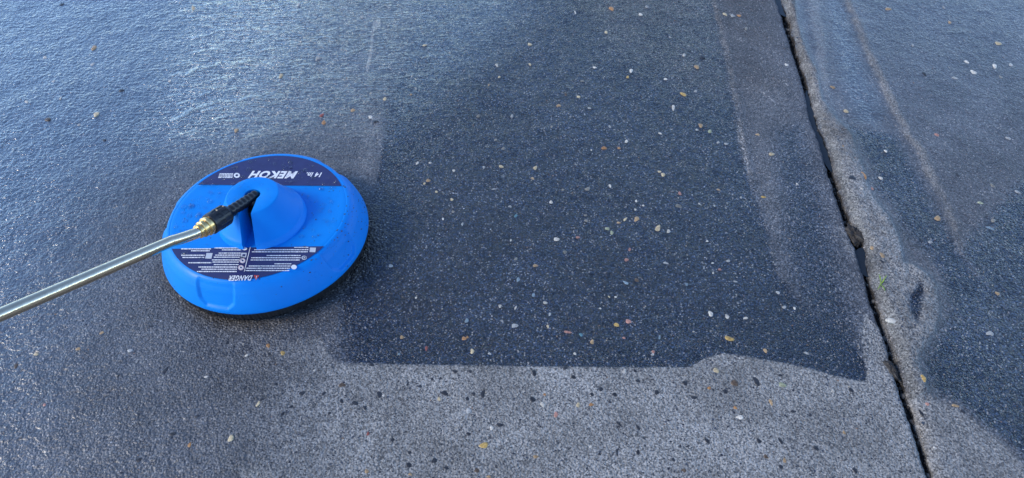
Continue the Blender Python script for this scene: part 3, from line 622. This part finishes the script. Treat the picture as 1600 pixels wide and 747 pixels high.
# quick coupling: neck, grip nut, brass collar, all on one axis
pN = WL(309, 363, .160)                  # brass end, where the tube enters
fr = frame(piv, pN); LN = (pN - piv).length
def ribs(th, z, r):
    return 1
nk = []
for k in range(31):
    f = k / 30; nk.append((.0076 + .0012 * f + (.0007 if (k % 4) in (1, 2) else 0), -.004 + (.004 + LN * .50) * f))
neck = lathe('coupling_neck', [(0, -.004)] + nk, M_BLACKP, mtx=fr, n=40, mod=lambda th, z, r: 1 + .06 * (1 if math.sin(th * 4) > .3 else 0) if r > 0 else 1)
nutp = []; nz0, nz1 = LN * .47, LN * .80
for k in range(37):
    f = k / 36; r = .0100 + .0068 * min(1, f / .22) ** .8 + .0006 * math.sin(f * 3)
    nutp.append((r, nz0 + (nz1 - nz0) * f))
grip = lathe('grip_nut', [(0, nz0)] + nutp + [(.0150, nz1 + .001), (.0125, nz1 + .001)], M_BLACKP, mtx=fr, n=96,
             mod=lambda th, z, r: (1 - (.085 if (math.sin(th * 9) > -.1 and (.25 < (z - nz0) / (nz1 - nz0) < .50 or .56 < (z - nz0) / (nz1 - nz0) < .80)) else 0)) if r > .01 else 1)
lathe('brass_collar', [(0, nz1 - .004), (.0142, nz1 - .004), (.0142, nz1 + .004), (.0150, nz1 + .0045), (.0150, nz1 + .0085), (.0138, nz1 + .0095), (.0122, nz1 + .0100), (.0122, nz1 + .0135), (.0132, nz1 + .0140), (.0132, nz1 + .0180), (.0120, nz1 + .0190), (.0104, nz1 + .0195), (.0104, nz1 + .0225), (.0112, nz1 + .0230), (.0108, nz1 + .0262), (.0090, nz1 + .0268), (0, nz1 + .0268)], M_BRASS, mtx=fr, n=48)
# lance tube: out of the collar, a slight bend, then straight on past the left edge
cB = fr @ Vector((0, 0, nz1 + .010)); p1 = fr @ Vector((0, 0, nz1 + .030)); p2 = WL(268, 377, .178); p3 = WL(0, 492, .268)
dirv = (p3 - p2).normalized(); far = p3 + dirv * .55
path = [cB]
for k in range(13):
    f = k / 12; q = (1 - f) ** 2 * p1 + 2 * (1 - f) * f * (p1.lerp(p2, .5) + (p1 - cB).normalized() * .004) + f * f * p2; path.append(q)
for k in range(1, 30): path.append(p2.lerp(far, k / 29))
def tube(name, path, r, mat, n=32):
    V = []; F = []; x = None
    for i, p_ in enumerate(path):
        d = (path[min(i + 1, len(path) - 1)] - path[max(i - 1, 0)]).normalized()
        x = (Vector((0, 0, 1)).cross(d)).normalized(); y = d.cross(x)
        for k in range(n): a = 2 * math.pi * k / n; V.append(p_ + x * r * math.cos(a) + y * r * math.sin(a))
    for i in range(len(path) - 1):
        for k in range(n): j = (k + 1) % n; F.append((i * n + k, i * n + j, (i + 1) * n + j, (i + 1) * n + k))
    F.append(tuple(range(n))[::-1]); F.append(tuple((len(path) - 1) * n + k for k in range(n)))
    me = mesh(name, V, F); bm = bmesh.new(); bm.from_mesh(me); bmesh.ops.recalc_face_normals(bm, faces=bm.faces); bm.to_mesh(me); bm.free()
    o = link(name, me, root, [mat]); shade_auto(o, 50); return o
tube('lance_tube', path, .0086, M_STEEL)

# labels: two segments of the round top, cut off along straight chords
HZ = .0640
def segment_label(c1, c2, R, upper, name):
    A = Lc(*c1, HZ); B = Lc(*c2, HZ); A.z = B.z = 0; d = (B - A).normalized(); nrm = Vector((-d.y, d.x, 0)); off = A.dot(nrm)
    h = math.sqrt(R * R - off * off); V = []; n = 64; rows = 6; F = []
    xs = [-h + 2 * h * i / n for i in range(n + 1)]
    for x in xs:
        far_ = math.sqrt(max(R * R - x * x, 0)) * (1 if upper else -1)
        if abs(far_) < abs(off): far_ = off
        for k in range(rows + 1): yv = off + (far_ - off) * k / rows; q = d * x + nrm * yv; V.append((q.x, q.y, HZ + .0006))
    for i in range(n):
        for k in range(rows): q = i * (rows + 1) + k; F.append((q, q + 1, q + rows + 2, q + rows + 1) if not upper else (q, q + rows + 1, q + rows + 2, q + 1))
    o = link(name, mesh(name, V, F, False), root, [M_LABEL]); return o, d, nrm
labU, dU, nU = segment_label((310, 289), (530, 291), .1555, True, 'label')
labD, dD, nD = segment_label((283, 389), (513, 385), .1598, False, 'label')
labU['label'] = 'dark brand label with white lettering'; labD['label'] = 'dark danger label with rows of fine print'
def text_part(txt, px0, px1, py_top, py_bot, mat, parent, shear=.25, off=.012, name='lettering', ang=None):
    # px0..px1: image span; letters stand upside down in the photograph, so they read from px1 to px0 and their feet point away
    cu = bpy.data.curves.new('txt', 'FONT'); cu.body = txt; cu.size = 1; cu.shear = shear; cu.offset = off; cu.space_character = 1.12; cu.resolution_u = 3
    o = bpy.data.objects.new('txt', cu); COL.objects.link(o); dg = bpy.context.evaluated_depsgraph_get(); dg.update()
    me = bpy.data.meshes.new_from_object(o.evaluated_get(dg)); bpy.data.objects.remove(o)
    co = np.zeros(len(me.vertices) * 3); me.vertices.foreach_get('co', co); co = co.reshape(-1, 3)
    mn = co.min(0); mx = co.max(0); s = (co - mn) / np.maximum(mx - mn, 1e-9)
    ym = (py_top + py_bot) / 2
    a = Lc(px1, ym, HZ); b_ = Lc(px0, ym, HZ); tp = Lc((px0 + px1) / 2, py_top, HZ); bt = Lc((px0 + px1) / 2, py_bot, HZ)
    U = b_ - a; Wv = bt - tp; U.z = Wv.z = 0
    d = dU if parent is labU else dD; nn = nU if parent is labU else nD
    U = -d * U.length; Wv = -nn * abs(Wv.dot(nn)); o0 = (a + b_) / 2 - U / 2 - Wv / 2
    out = [(o0.x + U.x * q[0] + Wv.x * q[1], o0.y + U.y * q[0] + Wv.y * q[1], HZ + .0011) for q in s]
    me2 = mesh(name, out, [tuple(p_.vertices) for p_ in me.polygons], False)
    o2 = link(name, me2, parent, [mat]); return o2
text_part('MEKOH', 389.5, 464, 267.8, 279.5, M_PRINT, labU, .22, .045)
text_part('14 in.', 478.5, 502.5, 270, 277.5, M_PRINT, labU, .22, .035)
text_part('DANGER', 358, 394, 431, 439.5, M_PRINT, labD, .2, .03)
def plate(parent, polys, name, mat, z=.0011):
    V = []; F = []
    for pl in polys:
        b_ = len(V)
        for u, v in pl: q = Lc(u, v, HZ); V.append((q.x, q.y, HZ + z))
        F.append(tuple(range(b_, b_ + len(pl))))
    me = mesh(name, V, F, False); bm = bmesh.new(); bm.from_mesh(me); 
    for f in bm.faces:
        f.normal_update()
        if f.normal.z < 0: f.normal_flip()
    bm.to_mesh(me); bm.free(); return link(name, me, parent, [mat])
def disc(u, v, rx, ry, n=20): return [(u + rx * math.cos(2 * math.pi * i / n), v + ry * math.sin(2 * math.pi * i / n)) for i in range(n)]
# maker's round mark with lines of tiny lettering beside it
def ringpolys(u, v, r0x, r0y, r1x, r1y, n=20):
    o_ = disc(u, v, r0x, r0y, n); i_ = disc(u, v, r1x, r1y, n); return [[o_[k], o_[(k + 1) % n], i_[(k + 1) % n], i_[k]] for k in range(n)]
plate(labU, ringpolys(370.3, 274.8, 4.8, 3.9, 2.2, 1.6), 'emblem', M_PRINT)
def microtext(rows, seed):
    r = random.Random(seed); out = []
    for u0, u1, v, h in rows:
        u = u0
        while u < u1 - .4:
            w_ = min(r.uniform(1.2, 5.2), u1 - u); hh = h * r.uniform(.8, 1.05)
            out.append([(u, v - hh / 2), (u + w_, v - hh / 2), (u + w_, v + hh / 2), (u, v + hh / 2)]); u += w_ + r.uniform(.35, .6)
    return out
plate(labU, microtext([(343.5, 364.5, 272.2, 1.3), (342.8, 364.3, 274.1, 1.3), (342, 364, 276.1, 1.3), (341.2, 363.5, 278.1, 1.3)], 3), 'fine_print', M_PRINT)
# icons and text rows of the danger label (left then right column, from the zoomed photograph)
rowsL = [(283.5, 330, 389.6, 1.7), (299, 328, 392.6, 1.6), (335.5, 377, 388.2, 1.7), (347, 377, 391.2, 1.6), (342, 377, 396.2, 1.5), (336.5, 376, 399.4, 1.6), (334.5, 375.5, 402.6, 1.6), (331.5, 375, 406.9, 1.5), (294.5, 330.5, 411.3, 1.7), (332.5, 374, 410.2, 1.5),
         (334.5, 373, 414.2, 1.4), (283.5, 320, 399.6, 1.7), (285.5, 319.5, 403.0, 1.7), (310.5, 371, 418.0, 1.7), (315, 370.5, 421.4, 1.6), (308, 370, 425.0, 1.7)]
rowsR = [(460, 482.5, 387.4, 1.4), (397.5, 482, 390.9, 1.6), (394, 481, 394.2, 1.6), (417, 470, 400.0, 1.5), (393, 470, 403.5, 1.6), (392, 468.5, 407.0, 1.6), (429, 455.5, 413.0, 1.4), (389, 454, 416.4, 1.6), (385.5, 453.5, 419.9, 1.6), (384, 453, 423.5, 1.6)]
plate(labD, microtext(rowsL + rowsR, 5), 'fine_print', M_PRINT)
plate(labD, [[(391, 386.6), (391.9, 386.6), (382.4, 425), (381.5, 425)]], 'divider_line', M_PRINT)
plate(labD, [disc(382.6, 389.2, 3.8, 2.6)], 'icon', M_PRINT); plate(labD, [disc(459.5, 418, 4.4, 3.6)], 'icon', M_PRINT)
for pl in ([(377.5, 395.6), (386, 395.9), (384.6, 403), (376.2, 402.6)], [(323, 396.0), (332.7, 396.3), (330.6, 405), (320.8, 404.6)], [(484.5, 387.5), (494, 387.7), (492.8, 395), (483.8, 394.6)], disc(475.5, 403.5, 4.2, 3.2)):
    plate(labD, [pl], 'icon', simple('grey_white_print', (.50, .54, .58), .4, var=.1))
plate(labD, ringpolys(476, 403.5, 2.8, 2.0, 1.6, 1.1), 'icon', M_LABEL, .0014)
plate(labD, [[(379.4, 398), (384, 398), (383.2, 401.2), (378.9, 401.2)]], 'icon', M_LABEL, .0014)
for (u, v) in ((379.3, 408), (376.8, 419)):
    plate(labD, [disc(u, v, 4.6, 3.9)], 'icon', M_PRINT); plate(labD, ringpolys(u, v, 4.3, 3.6, 3.2, 2.6), 'icon', M_PINK, .0014); plate(labD, [[(u - 1.6, v - 1.2), (u + 1.2, v - 1.2), (u + 1.6, v + 1.2), (u - .8, v + 1.4)]], 'icon', M_LABEL, .0016)
plate(labD, [[(396.8, 430.6), (405.6, 431.0), (400.0, 438.6)]], 'warning_triangle', M_RED)
plate(labD, [[(400.9, 432.2), (402.1, 432.2), (400.6, 436.6), (400.0, 436.6)]], 'icon', M_PRINT, .0014)

# water drops on the deck, the hub and the labels
t = NT('water_drop'); t.b.inputs['Base Color'].default_value = (1, 1, 1, 1); t.b.inputs['Transmission Weight'].default_value = 1; t.b.inputs['Roughness'].default_value = .0; t.b.inputs['IOR'].default_value = 1.33; M_DROP = t.m
V = []; F = []; r = random.Random(21)
def drop(c, s, sy, a):
    b_ = len(V); n = 8
    for k, (q, z) in enumerate(((1, 0), (.88, .30), (.5, .52))):
        for i in range(n): th = 2 * math.pi * i / n + a; x = q * s * math.cos(2 * math.pi * i / n); y = q * sy * math.sin(2 * math.pi * i / n); V.append((c.x + x * math.cos(a) - y * math.sin(a), c.y + x * math.sin(a) + y * math.cos(a), c.z + z * min(s, sy)))
    V.append((c.x, c.y, c.z + .58 * min(s, sy)))
    for k in range(2):
        for i in range(n): j = (i + 1) % n; F.append((b_ + k * n + i, b_ + k * n + j, b_ + (k + 1) * n + j, b_ + (k + 1) * n + i))
    for i in range(n): F.append((b_ + 2 * n + i, b_ + 2 * n + (i + 1) % n, b_ + 3 * n))
for k in range(520):
    a = r.uniform(0, 6.283); rr = .149 * math.sqrt(r.random()); x, y = rr * math.cos(a), rr * math.sin(a)
    if (Vector((x, y)) - Vector((hc.x, hc.y))).length < .083: continue
    if y < -.05 and r.random() < .75: continue
    s = .0012 + .0040 * r.random() ** 2.5; drop(Vector((x, y, HZ + .0007)), s, s * r.uniform(.6, 1), r.uniform(0, 3))
for k in range(110):
    a = r.uniform(0, 6.283); rr = r.uniform(.017, .041); x, y = ht.x + rr * math.cos(a), ht.y + rr * math.sin(a)
    rel = Vector((x - ht.x, y - ht.y)); 
    if rel.dot(Vector((sdv.x, sdv.y))) > 0 and abs(rel.dot(Vector((-sdv.y, sdv.x)))) < .014: continue
    s = .0006 + .0012 * r.random() ** 2; drop(Vector((x, y, .1126)), s, s * r.uniform(.5, .9), r.uniform(0, 3))
def skin(th, k, push):                   # a spot on the outside of the shell
    (r0, z0), (r1, z1) = pr[int(k)], pr[int(k) + 1]; f = k - int(k); rr = r0 + (r1 - r0) * f + push; return Vector((rr * math.cos(th), rr * math.sin(th), z0 + (z1 - z0) * f + push))
V2, F2 = V, F; V = []; F = []
i0 = next(i for i, q in enumerate(pr) if q[0] > .158)
for k in range(260):
    th = r.gauss(-.15, .33) if k < 170 else r.uniform(0, 6.283); kk = r.uniform(i0, len(pr) - 12); s = .0005 + .0014 * r.random() ** 3
    drop(skin(th, kk, -.0003), s, s * r.uniform(.6, 1), r.uniform(0, 3))
for k in range(120):
    a = r.uniform(0, 6.283); rr = .15 * math.sqrt(r.random()); x, y = rr * math.cos(a), rr * math.sin(a)
    if (Vector((x, y)) - Vector((hc.x, hc.y))).length < .083: continue
    s = .0004 + .0007 * r.random(); drop(Vector((x, y, HZ)), s, s, 0)
o = link('mud_specks', mesh('mud_specks', V, F), housing, [M_MUD]); o['kind'] = 'stuff'; V, F = V2, F2
o = link('water_drops', mesh('water_drops', V, F), root, [M_DROP]); o['kind'] = 'stuff'
